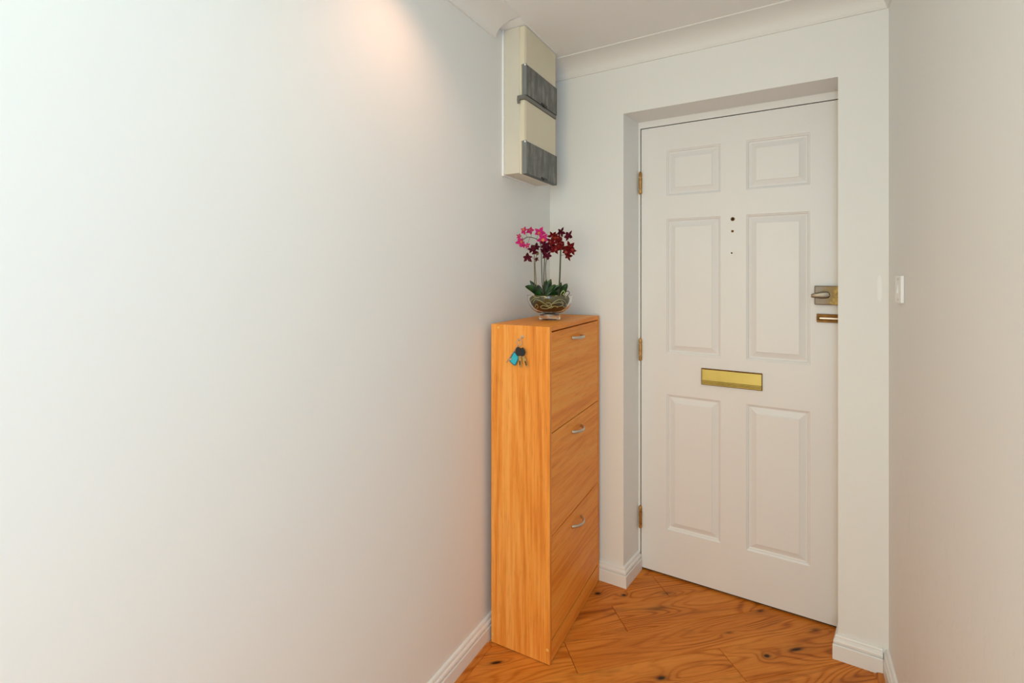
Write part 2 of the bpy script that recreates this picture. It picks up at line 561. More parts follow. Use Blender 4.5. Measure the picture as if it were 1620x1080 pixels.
# skirting of the end wall: returns into the reveal on both sides of the door
sk = (OL1 - OL0) / (YD - YW)
secs = [[(xl(YW) + ST, YW - t, z) for t, z in SP],
        [(OL0 + t, YW - t, z) for t, z in SP],
        [(OL1 + t, YD - 0.004, z) for t, z in SP]]
struct(MB().sweep(secs).build('baseboard_back_left', M_gloss), 'white skirting wrapping the wall corner left of the door')
secs = [[(OR1 - t - 0.012, YD - 0.020, z) for t, z in SP],
        [(OR0 - t, YW - t, z) for t, z in SP],
        [(xr(YW) - ST, YW - t, z) for t, z in SP]]
struct(MB().sweep(secs).build('baseboard_back_right', M_gloss), 'white skirting wrapping the pier right of the door')

# ------------------------------------------------------------------ floor of diagonal oak planks
FA = R(43.0)
e1, e2 = Vector((math.cos(FA), math.sin(FA))), Vector((-math.sin(FA), math.cos(FA)))
def uv(x, y): return (x * e1.x + y * e1.y, x * e2.x + y * e2.y)
for x, y, s_, d_, a_ in KN:
    KNOTS.append((*uv(x, y), s_, d_, a_))
M_floor = floor_wood('oak_plank', KNOTS)
M_bead = floor_wood('oak_bead', [], 0.85)

floor = struct(MB().prism([(xl(Y0), Y0), (xr(Y0), Y0), (xr(2.33), 2.33), (xl(2.33), 2.33)], -0.030, -0.0125).build('floor', plain('floor_joint', (0.05, 0.02, 0.006), 0.9)),
               'diagonal oak plank floor')

def clip(poly, a, b):
    # keep the side left of a->b
    out = []
    for i, p in enumerate(poly):
        q = poly[(i + 1) % len(poly)]
        sp = (b[0] - a[0]) * (p[1] - a[1]) - (b[1] - a[1]) * (p[0] - a[0])
        sq = (b[0] - a[0]) * (q[1] - a[1]) - (b[1] - a[1]) * (q[0] - a[0])
        if sp >= 0:
            out.append(p)
        if (sp > 0 > sq) or (sp < 0 < sq):
            t = sp / (sp - sq)
            out.append((p[0] + (q[0] - p[0]) * t, p[1] + (q[1] - p[1]) * t))
    return out

def clip_to(poly, region):
    for i in range(len(region)):
        if len(poly) < 3:
            return []
        poly = clip(poly, region[i], region[(i + 1) % len(region)])
    return poly if len(poly) >= 3 else []

hall = [(xl(Y0) + 0.002, Y0), (xr(Y0) - 0.002, Y0), (xr(YW) - 0.002, YW), (xl(YW) + 0.002, YW)]
doorway = [(OL0 + 0.004, YW), (OR0 - 0.002, YW), (OR1 - 0.004, 2.285), (OL1 + 0.002, 2.285)]
ROW = 0.1455
V0 = 1.412                                        # row k spans V0 + k*ROW .. V0 + (k+1)*ROW
ends = {0: 1.090, 1: 0.560, 2: 0.808, 3: 1.064, 4: 0.35, -1: 0.30, -2: -0.25, -3: 0.55}
PL, G = 1.22, 0.0006
def area(p):
    return abs(sum(p[i][0] * p[(i + 1) % len(p)][1] - p[(i + 1) % len(p)][0] * p[i][1] for i in range(len(p)))) / 2
for k in range(-24, 8):
    off = ends.get(k, (k * 0.437) % PL)
    for j in range(-5, 5):
        u0, u1 = off + j * PL, off + (j + 1) * PL
        v0, v1 = V0 + k * ROW, V0 + (k + 1) * ROW
        quad = [(u0 + G * 1.6, v0 + G), (u1 - G * 1.6, v0 + G), (u1 - G * 1.6, v1 - G), (u0 + G * 1.6, v1 - G)]
        quad = [(u * e1.x + v * e2.x, u * e1.y + v * e2.y) for u, v in quad]
        dz = random.uniform(-0.0003, 0.0003)
        m = MB()
        for reg in (hall, doorway):
            p = clip_to(quad, reg)
            if p and area(p) > 2e-5:
                m.prism([uv(*q) for q in p], -0.012, 0.0 + dz)
        if not m.v:
            continue
        o = m.build('plank', M_floor, floor, bevel=0.0009, seg=1)
        o.rotation_euler = (0, 0, FA)

def bead(name, fx, y0, y1, side, label):
    prof = [(0.0, 0.0), (0.019, 0.0), (0.019, 0.002), (0.016, 0.0045), (0.008, 0.0065), (0.0, 0.007)]
    s = [[(y, -(fx(y) + side * (ST + 0.0003 + t)), 0.0004 + z) for t, z in prof] for y in (y0, y1)]
    struct(MB().sweep(s).build(name, M_bead), label).rotation_euler = (0, 0, R(90))
bead('trim_4', xl, Y0, 1.474, 1, 'thin oak bead at the foot of the left skirting')
bead('trim_5', xr, Y0, YW - ST - 0.001, -1, 'thin oak bead at the foot of the right skirting')

# ------------------------------------------------------------------ front door
fr = MB()                                         # lining with its rebate
DX0, DX1, DZ0, DZ1 = -0.6385, 0.1235, 0.0095, 1.987
GAP = 0.0036
fr.box(OL1, DX0 - GAP, YD - 0.002, YB, 0, OZ)
fr.box(DX1 + GAP, OR1, YD - 0.002, YB, 0, OZ)
fr.box(DX0 - GAP, DX1 + GAP, YD - 0.002, YB, DZ1 + GAP, OZ)
fr.box(DX0 - GAP, DX0 + 0.012, YD + 0.046, YB, 0, DZ1 + GAP)
fr.box(DX1 - 0.012, DX1 + GAP, YD + 0.046, YB, 0, DZ1 + GAP)
fr.box(DX0 + 0.012, DX1 - 0.012, YD + 0.046, YB, DZ1 - 0.012, DZ1 + GAP)
frame = struct(fr.build('trim_6', M_gloss), 'white frame of the front door')
ds = MB()  # dark strips added to paint the shade in the door gap
ds.box(DX0 - GAP + 0.0001, DX0 - 0.0001, YD + 0.005, YD + 0.044, 0.0, DZ1 + GAP)
ds.box(DX1 + 0.0001, DX1 + GAP - 0.0001, YD + 0.005, YD + 0.044, 0.0, DZ1 + GAP)
ds.box(DX0, DX1, YD + 0.005, YD + 0.044, DZ1 + 0.0001, DZ1 + GAP - 0.0001)
ds.box(DX0, DX1, YD + 0.010, YD + 0.042, 0.0005, DZ0 - 0.0003)
ds.build('gap_shade', M_void, frame)['label'] = 'black strips standing in for shade in the gap round the door'

door = struct(empty('door_1', ((DX0 + DX1) / 2, YD, 0)), 'closed white six-panel front door with brass fittings')
def D(x): return x - (DX0 + DX1) / 2              # world x to door-local x
cols = [(-0.526, -0.3045), (-0.207, 0.0150)]
rows = [(0.2075, 0.8045), (0.984, 1.5755), (1.677, 1.8785)]
xs = sorted([DX0, DX1] + [c for q in cols for c in q])
zs = sorted([DZ0, DZ1] + [c for q in rows for c in q])
lf = MB()
for i in range(len(xs) - 1):
    for j in range(len(zs) - 1):
        if (xs[i], xs[i + 1]) in cols and (zs[j], zs[j + 1]) in rows:
            continue
        lf.add([(D(xs[i]), 0, zs[j]), (D(xs[i + 1]), 0, zs[j]), (D(xs[i + 1]), 0, zs[j + 1]), (D(xs[i]), 0, zs[j + 1])], [(0, 1, 2, 3)])
a, b_, c_, d_ = D(DX0), D(DX1), DZ0, DZ1
lf.add([(a, 0, c_), (b_, 0, c_), (b_, 0, d_), (a, 0, d_), (a, 0.044, c_), (b_, 0.044, c_), (b_, 0.044, d_), (a, 0.044, d_)],
       [(4, 7, 6, 5)])
# edges of the leaf, split where the face grid is split so the shell is closed
for j in range(len(zs) - 1):
    for xx in (a, b_):
        lf.add([(xx, 0, zs[j]), (xx, 0, zs[j + 1]), (xx, 0.044, zs[j + 1]), (xx, 0.044, zs[j])], [(0, 1, 2, 3)])
for i in range(len(xs) - 1):
    for zz in (c_, d_):
        lf.add([(D(xs[i]), 0, zz), (D(xs[i + 1]), 0, zz), (D(xs[i + 1]), 0.044, zz), (D(xs[i]), 0.044, zz)], [(0, 1, 2, 3)])
lf.build('door_leaf', M_door, door)
PROF = [(0.0, 0.0), (0.0008, 0.0030), (0.0040, 0.0044), (0.0065, 0.0058), (0.0085, 0.0104), (0.0125, 0.0116), (0.0160, 0.0108),
        (0.0345, 0.0038), (0.0350, 0.0014), (0.037, 0.0009)]
for (x0, x1) in cols:
    for (z0, z1) in rows:
        p = MB()
        n = len(PROF)
        for o_, dpt in PROF:
            p.v += [(D(x0) + o_, dpt, z0 + o_), (D(x1) - o_, dpt, z0 + o_), (D(x1) - o_, dpt, z1 - o_), (D(x0) + o_, dpt, z1 - o_)]
        for k in range(n - 1):
            for i in range(4):
                j = (i + 1) % 4
                p.f.append([k * 4 + i, k * 4 + j, k * 4 + 4 + j, k * 4 + 4 + i])
                p.m.append(0)
        p.f.append([(n - 1) * 4 + i for i in range(4)])
        p.m.append(0)
        # a back so that each panel is a solid board
        k0 = len(p.v)
        p.v += [(D(x0), 0.030, z0), (D(x1), 0.030, z0), (D(x1), 0.030, z1), (D(x0), 0.030, z1)]
        p.f.append([k0 + 3, k0 + 2, k0 + 1, k0]); p.m.append(0)
        for i in range(4):
            j = (i + 1) % 4
            p.f.append([i, k0 + i, k0 + j, j]); p.m.append(0)
        p.build('door_panel', M_door, door)

# hinges
for zc in (1.744, 0.993, 0.238):
    h = MB()
    hx = D(DX0 - GAP / 2)
    T = Matrix.Translation((hx, -0.0085, 0))
    h.lathe([(0.0, zc - 0.0505), (0.004, zc - 0.0505), (0.0072, zc - 0.047), (0.0072, zc - 0.0290), (0.0046, zc - 0.0288), (0.0046, zc - 0.0250), (0.0072, zc - 0.0248),
             (0.0072, zc + 0.0248), (0.0046, zc + 0.0250), (0.0046, zc + 0.0288), (0.0072, zc + 0.0290), (0.0072, zc + 0.044), (0.0040, zc + 0.051), (0.0, zc + 0.053)], 14, 0, T)
    h.box(hx - 0.0009, hx + 0.0009, -0.006, 0.034, zc - 0.05, zc + 0.05)
    h.build('hinge', M_brass_hinge, door, smooth=True)['label'] = 'brass butt hinge'

# letter plate
lp = MB()
x0, x1, z0, z1 = D(-0.3805), D(-0.1485), 0.8645, 0.9345
lp.box(x0, x1, -0.0060, 0.0005, z0, z1)
plate = lp.build('letter_plate', M_brass_brown, door, bevel=0.0012)
plate['label'] = 'polished brass letter plate'
fl = MB()
fl.box(x0 + 0.0035, x1 - 0.0025, -0.0105, -0.0055, z0 + 0.0200, z1 - 0.0040)
for zz in (0.0165, 0.0110, 0.0055):
    sec = [(-0.0055, -0.0030), (-0.0095, -0.0030)] + [(-0.0095 - 0.0032 * math.cos(q), 0.0028 * math.sin(q)) for q in (-1.3, -0.75, -0.25, 0.25, 0.75, 1.3)] + [(-0.0095, 0.0030), (-0.0055, 0.0030)]
    fl.sweep([[(xx, yy, z0 + zz + dz) for yy, dz in sec] for xx in (x0 + 0.0030, x1 - 0.0025)])
fl.build('flap', M_brass, plate, bevel=0.0006)

# rim lock with its thumb turn
lk_ = MB().box(D(0.0290), D(0.1205), -0.024, 0.0, 1.2175, 1.2885).build('rim_lock', M_brass_old, door, bevel=0.0025)
lk_['label'] = 'tarnished brass rim lock with a thumb turn'
tn = MB()
kx, kz = D(0.066), 1.2545
tn.lathe([(0.0, 0.0), (0.012, 0.0), (0.0125, 0.006), (0.010, 0.012), (0.0, 0.0125)], 20, 0, Matrix.Translation((kx, -0.024, kz)) @ Matrix.Rotation(R(90), 4, 'X'))
secs = []
for t, hw, dp in ((0.0, 0.0100, 0.010), (0.12, 0.0125, 0.011), (0.4, 0.0125, 0.012), (0.70, 0.0095, 0.011), (0.94, 0.0075, 0.010), (1.0, 0.0055, 0.008)):
    cx, cz = kx + 0.008 - 0.056 * t, kz + 0.002 - 0.005 * t
    secs.append([(cx, -0.034 - dp * 0.6 * math.sin(q * PI / 4) - 0.004, cz + hw * math.cos(q * PI / 4)) for q in range(8)])
tn.sweep(secs)
tn.build('thumb_turn', M_turn, lk_, smooth=True)
# second, slimmer lock plate
sp = MB()
x0, x1, z0, z1 = D(0.0365), D(0.1215), 1.1505, 1.1820
sp.box(x0, x1, -0.010, 0.0, z0, z0 + 0.009)
sp.box(x0, x1, -0.010, 0.0, z1 - 0.0100, z1)
sp.box(x0, x0 + 0.0065, -0.010, 0.0, z0 + 0.009, z1 - 0.0100)
sp.box(x1 - 0.005, x1, -0.010, 0.0, z0 + 0.009, z1 - 0.0100)
sp.box(x0 + 0.0065, x1 - 0.005, -0.003, 0.0, z0 + 0.009, z1 - 0.0100)
sl = sp.build('door_bolt', M_brass_brown, door, bevel=0.0008)
sl['label'] = 'slim brown brass bolt case with a pale bar'
MB().box(x0 + 0.0085, x1 - 0.006, -0.0085, -0.003, z0 + 0.0118, z1 - 0.0128).build('bolt_bar', plain('pale_metal_bar', (0.78, 0.66, 0.53), 0.4, 0.6), sl, bevel=0.001)
# spyhole and the holes below it
RX = Matrix.Rotation(R(90), 4, 'X')
e = MB().lathe([(0.0042, 0.0), (0.0042, 0.0015), (0.0068, 0.0022), (0.0080, 0.0008), (0.0080, 0.0)], 20, 0, Matrix.Translation((D(-0.2585), 0, 1.5605)) @ RX).build('spyhole', M_brass_brown, door, smooth=True)
MB().lathe([(0.0, 0.0012), (0.0042, 0.0010)], 16, 0, Matrix.Translation((D(-0.2585), 0, 1.5605)) @ RX).build('lens', M_void, e)
MB().lathe([(0.0, 0.0016), (0.0035, 0.0012), (0.0052, 0.0)], 16, 0, Matrix.Translation((D(-0.2592), 0, 1.5105)) @ RX).build('screw', M_brass_brown, door, smooth=True)
MB().lathe([(0.0, 0.0006), (0.0031, 0.0006), (0.0034, 0.0)], 14, 0, Matrix.Translation((D(-0.2622), 0, 1.4205)) @ RX).build('screw_hole', M_void, door)

# ------------------------------------------------------------------ shoe cabinet
CAB_RZ = R(2.7231)
cab = tag(empty('shoe_cabinet', (-0.7464, 1.5002, 0), CAB_RZ), 'tall narrow orange oak shoe cabinet with three tip-out doors, against the left wall', 'cabinet')
CD_, CW, CH, PT = 0.2308, 0.5320, 1.153, 0.016
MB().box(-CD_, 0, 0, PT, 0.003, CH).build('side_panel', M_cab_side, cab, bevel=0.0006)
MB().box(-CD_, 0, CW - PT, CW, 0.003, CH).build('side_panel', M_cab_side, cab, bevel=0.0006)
MB().box(-CD_, -0.0002, PT, CW - PT, CH - PT, CH - 0.0002).build('top_panel', M_cab_front, cab, bevel=0.0006)
MB().box(-CD_ + 0.004, -CD_ + 0.008, PT, CW - PT, 0.05, CH - PT).build('back_panel', M_cab_side, cab)
MB().box(-0.200, -0.050, PT, CW - PT, 0.035, 0.051).build('bottom_panel', M_cab_side, cab)
MB().box(-0.0060, -0.0012, PT, CW - PT, 0.003, 0.0705).build('plinth', M_cab_front, cab, bevel=0.0006)
for fx_ in (-0.020, -CD_ + 0.020):
    for fy_ in (PT / 2, CW - PT / 2):
        MB().lathe([(0, 0), (0.006, 0), (0.006, 0.003), (0, 0.003)], 12, 0, Matrix.Translation((fx_, fy_, 0))).build('glide', M_latch, cab)
for (z0, z1, hz) in ((0.7878, 1.1320, 1.092), (0.4338, 0.7838, 0.737), (0.0785, 0.4298, 0.380)):
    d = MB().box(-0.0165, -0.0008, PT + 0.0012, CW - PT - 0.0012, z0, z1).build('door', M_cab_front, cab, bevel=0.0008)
    pts, rr = [], []
    for k in range(15):
        t = k / 14
        s = math.sin(PI * t) ** 0.62 if 0 < t < 1 else 0
        pts.append((-0.0008 + 0.027 * s, 0.208 + 0.094 * t, hz))
        rr.append(0.0046)
    MB().tube(pts, rr, 10, flat=1.25).build('handle', M_nickel, d, smooth=True)['label'] = 'brushed metal bow handle'
for d_, z_ in ((0.2015, 1.1415), (0.2250, 0.0315), (0.0095, 0.0515)):
    MB().lathe([(0.0, 0.0012), (0.0042, 0.0010), (0.0052, 0.0)], 14, 0, Matrix.Translation((-d_, 0, z_)) @ RX).build('screw_cap', M_cap, cab)['label'] = 'round yellow screw cover'
hk = MB()
HX, HZ = -0.1075, 1.1105
hk.lathe([(0, 0), (0.0055, 0), (0.005, 0.0018), (0, 0.002)], 14, 0, Matrix.Translation((HX + 0.004, 0, HZ + 0.004)) @ RX)
hk.tube([(HX + 0.004, 0.0, HZ + 0.004), (HX + 0.003, -0.008, HZ + 0.001), (HX, -0.013, HZ - 0.006), (HX - 0.001, -0.018, HZ - 0.009), (HX - 0.001, -0.023, HZ - 0.005), (HX - 0.001, -0.0245, HZ + 0.001)], 0.0014, 8)
hk.build('key_hook', M_steel, cab, smooth=True)['label'] = 'small steel cup hook'

# ------------------------------------------------------------------ bunch of keys on the hook
kb = tag(empty('key_bunch', (-0.7464, 1.5002, 0), CAB_RZ), 'bunch of keys with a turquoise fob hanging on the cabinet side', 'keys')
def kp(px, py, y):                                 # position on the cabinet side, from close-up units
    return Vector((HX + (px - 520) / 7000.0, y, HZ - 0.0085 - (py - 200) / 8000.0))
ring = [(HX - 0.001 + 0.0105 * math.cos(q * PI / 8) * 0.75, -0.0165 + 0.004 * math.cos(q * PI / 8), HZ - 0.0148 + 0.0105 * math.sin(q * PI / 8)) for q in range(17)]
MB().tube(ring, 0.0012, 6).build('key_ring', M_steel, kb, smooth=True)

def slab(poly, y, th):
    """flat outline on the cabinet side with thickness th, front face towards the camera"""
    m = MB()
    n = len(poly)
    f = [kp(a, b, y - th) for a, b in poly]
    g = [kp(a, b, y) for a, b in poly]
    m.add(f + g, [tuple(range(n)), tuple(range(2 * n - 1, n - 1, -1))] + [(i, (i + 1) % n, n + (i + 1) % n, n + i) for i in range(n)])
    return m
# turquoise fob: dark edge with a bright face
fe = slab([(330, 520), (470, 640), (465, 720), (385, 910), (340, 925), (215, 830), (205, 790)], -0.0055, 0.0030).build('fob', M_fob_edge, kb, bevel=0.0006)
fe['label'] = 'turquoise plastic fob'
slab([(345, 550), (448, 650), (440, 715), (372, 880), (345, 888), (240, 812), (238, 785)], -0.0084, 0.0007).build('fob_face', M_fob, fe)
# two brass keys with black heads
for head, shaft, teeth, y in (
        ([(400, 430), (455, 385), (540, 420), (560, 560), (540, 630), (430, 640), (385, 540)], [(468, 620), (545, 620), (556, 900), (540, 950), (505, 950), (490, 900)], [(490, 770), (530, 770), (535, 890), (503, 890)], -0.009),
        ([(520, 440), (600, 385), (645, 430), (680, 515), (650, 600), (580, 635), (530, 560)], [(582, 640), (655, 615), (740, 880), (725, 908), (695, 912), (672, 880)], [(650, 760), (690, 745), (728, 868), (698, 880)], -0.013)):
    h = slab(head, y, 0.0034).build('key', M_key_black, kb, bevel=0.0008)
    h['label'] = 'brass key with a black plastic head'
    slab(shaft, y - 0.0004, 0.0022).build('key_blade', M_key_brass, h, bevel=0.0002)
    slab(teeth, y - 0.0020, 0.0010).build('key_groove', M_brass_brown, h)
# long thin mortice key seen edge on
mk = MB()
mk.tube([kp(475, 320, -0.011), kp(300, 585, -0.010), kp(125, 850, -0.009)], 0.0016, 8)
mk.add([*[kp(a, b, -0.0105) for a, b in ((205, 735), (290, 715), (300, 735), (262, 750), (270, 770), (190, 775))], *[kp(a, b, -0.0085) for a, b in ((205, 735), (290, 715), (300, 735), (262, 750), (270, 770), (190, 775))]],
       [tuple(range(6)), tuple(range(11, 5, -1))] + [(i, (i + 1) % 6, 6 + (i + 1) % 6, 6 + i) for i in range(6)])
mk.build('mortice_key', M_key_steel, kb, smooth=True)['label'] = 'long thin steel key'

# ------------------------------------------------------------------ fuse box on the left wall
fb = tag(empty('fuse_box', (xl(1.745), 1.745, 1.70), R(1.7)), 'tall cream fuse box of two units with grey flaps, high on the left wall', 'fuse box')
# local: x out of the wall, y along it (towards the door), z up from 1.70
A0, A1 = -0.133, 0.150
MB().box(0.0004, 0.008, A0 - 0.0045, A1 + 0.004, 0.012, 0.5733).build('backing_board', M_filler, fb)
MB().box(0.0006, 0.1040, A0 - 0.050, A1 - 0.001, 0.5738, 0.5768).build('filler_strip', M_filler, fb)
MB().box(0.008, 0.0750, A0, A1, 0.0165, 0.5730).build('body', M_cream_side, fb, bevel=0.002)
XF = 0.0985
for z0, z1, f0, f1 in ((0.0135, 0.2920, 0.0125, 0.1370), (0.3078, 0.5715, 0.3095, 0.4265)):
    cv = MB()
    xa = 0.0756
    # cover: splayed near edge, front sheet
    for za, zb, xo in ((f1, z1, XF), (z0, f0, XF), (f0, f1, XF - 0.012)):
        if zb - za < 0.002:
            continue
        cv.prism([(xa, A0 + 0.001), (xo - 0.004, A0 + 0.001), (xo, A0 + 0.011), (xo, A1 - 0.002), (xa, A1)], za, zb)
    u = cv.build('cover', M_cream, fb, bevel=0.0012)
    fp = MB()
    fp.box(XF - 0.0115, XF + 0.0045, A0 + 0.0035, A1 - 0.002, f0 + 0.001, f1 - 0.001)
    g = fp.build('flap', M_smoke, u, bevel=0.0015)
    g['label'] = 'smoked grey plastic flap'
    # rim standing round the flap, hinge pin and catch
    rm = MB()
    rm.box(XF - 0.0115, XF + 0.0062, A0 + 0.0005, A0 + 0.0034, f0, f1 + 0.001)
    rm.build('flap_rim', M_smoke_edge, u, bevel=0.0006)
    sm = MB()  # thin black strips drawn as the seam round the flap
    sm.box(XF - 0.0115, XF + 0.0048, A0 + 0.0034, A0 + 0.0062, f0 + 0.001, f1 - 0.002)
    sm.box(XF - 0.0115, XF + 0.0050, A0 + 0.0034, A1 - 0.003, f0 - 0.0012, f0 + 0.0012)
    sm.box(XF - 0.0115, XF + 0.0050, A1 - 0.0022, A1 - 0.0005, f0 + 0.001, f1 - 0.002)
    sm.build('flap_seam', M_latch, u)
    MB().lathe([(0, 0.003), (0.003, 0.0026), (0.0038, 0)], 12, 0, Matrix.Translation((XF + 0.0005, A0 + 0.0004, f1 - 0.004)) @ RX).build('hinge_pin', M_filler, u)
    ct = MB()
    ct.box(XF + 0.0045, XF + 0.0075, 0.000, 0.050, f0 + 0.002, f0 + 0.0095)
    ct.box(XF + 0.0045, XF + 0.0095, 0.014, 0.034, f0 - 0.0025, f0 + 0.006)
    ct.build('catch', M_latch, u, bevel=0.0008)
lip = MB()
lip.box(0.070, XF + 0.004, A0 - 0.0100, A1 - 0.004, 0.2925, 0.3075)
lip.box(0.070, XF - 0.018, A0 - 0.0100, A0 - 0.006, 0.2780, 0.2925)
lip.build('lip', M_lip, fb, bevel=0.001)['label'] = 'grey lip below the upper flap'

# ------------------------------------------------------------------ light switch on the right wall
sw = tag(empty('light_switch', (xr(1.844), 1.844, 1.288), R(1.7)), 'white light switch at the far end of the right wall', 'switch')
MB().box(-0.0085, -0.0003, -0.0415, 0.0415, -0.0400, 0.0400).build('plate', M_switch, sw, bevel=0.0015)
rk = MB()
rk.sweep([[(-0.0085, y, -0.014), (-0.0125, y, -0.012), (-0.0095, y, 0.012), (-0.0085, y, 0.014)] for y in (-0.007, 0.007)])
rk.build('rocker', M_switch, sw, bevel=0.0006)
for zz in (-0.03, 0.03):
    MB().lathe([(0, 0.0012), (0.0028, 0.001), (0.0034, 0)], 12, 0, Matrix.Translation((-0.0085, 0.0, zz)) @ Matrix.Rotation(R(-90), 4, 'Y')).build('screw', M_steel, sw)

# ------------------------------------------------------------------ orchids in a glass bowl
PX = 1.0 / 400.0
orc = tag(empty('orchid_arrangement', (-0.8693, 1.7453, CH), TH), 'magenta and dark red orchids in a footed glass bowl on the cabinet', 'plant')
def op(cx, cy, y=0.0):                              # close-up units -> local position; x is right, y away
    u_, v_ = 790 + cx / 5.4, 340 + cy / 5.4
    return Vector(((u_ - 869.5) * PX, y, (505.5 - v_) * PX))
outer = [(0.0, 0.0), (0.036, 0.0), (0.041, 0.0025), (0.0415, 0.006), (0.0405, 0.019), (0.037, 0.0225), (0.033, 0.0245)]
bowl_o = [(0.050, 0.0295), (0.063, 0.037), (0.0745, 0.0475), (0.0825, 0.060), (0.0875, 0.074), (0.0895, 0.088), (0.0900, 0.0965)]
inner = [(0.0890, 0.0972), (0.0880, 0.0965), (0.0875, 0.088), (0.0855, 0.0745), (0.0805, 0.061), (0.0725, 0.049), (0.0615, 0.039), (0.049, 0.032), (0.030, 0.0275), (0.0, 0.0262)]
bw = MB().lathe(outer + bowl_o + inner, 56).build('bowl', M_glass, orc, smooth=True)
bw['label'] = 'clear footed glass bowl'
for p in bw.data.polygons:
    p.use_smooth = True
# moss and bark fill: lumpy mound kept clear of the glass
so = MB()
prof = [(0.0, 0.0290), (0.028, 0.0300), (0.047, 0.0370), (0.061, 0.0470), (0.0705, 0.0600), (0.0770, 0.0730), (0.0790, 0.0850), (0.073, 0.0920), (0.055, 0.0955), (0.030, 0.0970), (0.0, 0.0975)]
so.lathe(prof, 40)
for i, q in enumerate(so.v):
    r = math.hypot(q[0], q[1])
    if r > 0.001:
        a = math.atan2(q[1], q[0])
        s = 1 + 0.022 * math.sin(5 * a + 80 * q[2]) + 0.018 * math.sin(11 * a - 160 * q[2])
        so.v[i] = (q[0] * s, q[1] * s, q[2] + 0.0012 * math.sin(9 * a + 300 * r))
so.build('moss', M_soil, orc, smooth=True)['label'] = 'brown bark topped with green moss'

# pale aerial roots: curled over the moss just behind the glass
def front(px, py):                                  # a point on the front of the moss
    x = (820 + px / 12.71 - 869.5) * PX
    z = (505.5 - (430 + py / 12.71)) * PX
    zz = max(0.031, z)
    rad = 0.0810
    for (r0, z0), (r1, z1) in zip(prof[1:6], prof[2:7]):
        if z0 <= zz <= z1:
            rad = r0 + (r1 - r0) * (zz - z0) / (z1 - z0) + 0.0035
    x = max(-rad * 0.97, min(rad * 0.97, x))
    return Vector((x, -math.sqrt(max(0, rad * rad - x * x)) - 0.0006, z))
def smooth_path(pts, n=5):
    out = []
    P = [Vector(p) for p in pts]
    for i in range(len(P) - 1):
        p0, p1, p2, p3 = P[max(i - 1, 0)], P[i], P[i + 1], P[min(i + 2, len(P) - 1)]
        for k in range(n):
            t = k / n
            out.append(0.5 * ((2 * p1) + (p2 - p0) * t + (2 * p0 - 5 * p1 + 4 * p2 - p3) * t * t + (3 * p1 - p0 - 3 * p2 + p3) * t ** 3))
    out.append(P[-1])
    return out
ROOTS = [[(290, 600), (330, 540), (420, 560), (500, 610), (580, 650), (640, 620), (700, 570), (780, 535), (880, 555), (930, 610), (940, 660)],
         [(425, 680), (480, 650), (540, 665), (600, 680), (680, 665), (770, 670), (850, 655), (870, 600), (820, 570)],
         [(430, 690), (470, 710), (550, 715), (600, 690), (640, 640), (600, 600), (530, 600)],
         [(330, 690), (345, 635), (375, 650), (385, 690), (360, 720)],
         [(640, 620), (720, 600), (800, 590), (860, 620)],
         [(870, 670), (910, 700), (960, 680), (930, 640)],
         [(230, 590), (260, 560), (320, 510), (400, 500)],
         [(540, 650), (620, 700), (700, 660), (760, 690)]]
for r_ in ROOTS:
    MB().tube(smooth_path([front(*q) for q in r_]), 0.0015, 6).build('root', M_root, orc, smooth=True)
def up(px, py, y):
    return Vector(((820 + px / 12.71 - 869.5) * PX, y, (505.5 - (430 + py / 12.71)) * PX))
for path, mt in (([up(840, 470, -0.03), up(845, 420, -0.03), up(890, 372, -0.03), up(915, 410, -0.03), up(880, 450, -0.03), up(930, 460, -0.03), up(925, 540, -0.05)], M_root),
                 ([up(700, 500, -0.055), up(740, 465, -0.05), up(810, 510, -0.055), up(880, 500, -0.045)], M_root),
                 ([up(950, 400, 0.0), up(1000, 385, 0.0), up(1028, 425, 0.0), up(990, 475, 0.0), up(985, 510, -0.01)], M_stem),
                 ([up(300, 480, -0.03), up(360, 495, -0.05), up(480, 480, -0.055), up(560, 500, -0.06)], M_root)):
    MB().tube(smooth_path(path), 0.0014, 6).build('root', mt, orc, smooth=True)

# strap leaves
def leaf(base, tip, width, lean, droop):
    base, tip = Vector(base), Vector(tip)
    ax = tip - base
    L = ax.length
    side = ax.normalized().cross(Vector((0, 1, 0))).normalized()
    side = (side + Vector((0, lean, 0))).normalized()
    nrm = side.cross(ax.normalized()).normalized()
    secs = []
    N = 9
    for k in range(N + 1):
        t = k / N
        wv = width * (0.45 + 0.55 * math.sin(PI * min(1, t * 0.95 + 0.10)) ** 0.8) * (1 if t < 0.72 else max(0.04, math.sqrt(max(0, 1 - ((t - 0.72) / 0.28) ** 2))))
        c = base + ax * t + Vector((0, 0, droop * 4 * t * (1 - t) * L))
        row = []
        for s in (-1, -0.5, 0, 0.5, 1):
            row.append(c + side * wv * s + nrm * (abs(s) ** 1.5 * wv * 0.42))
        for s in (0.5, 0, -0.5):
            row.append(c + side * wv * s + nrm * (abs(s) ** 1.5 * wv * 0.42 - 0.0012))
        secs.append(row)
    MB().sweep(secs).build('leaf', M_leaf, orc, smooth=True)
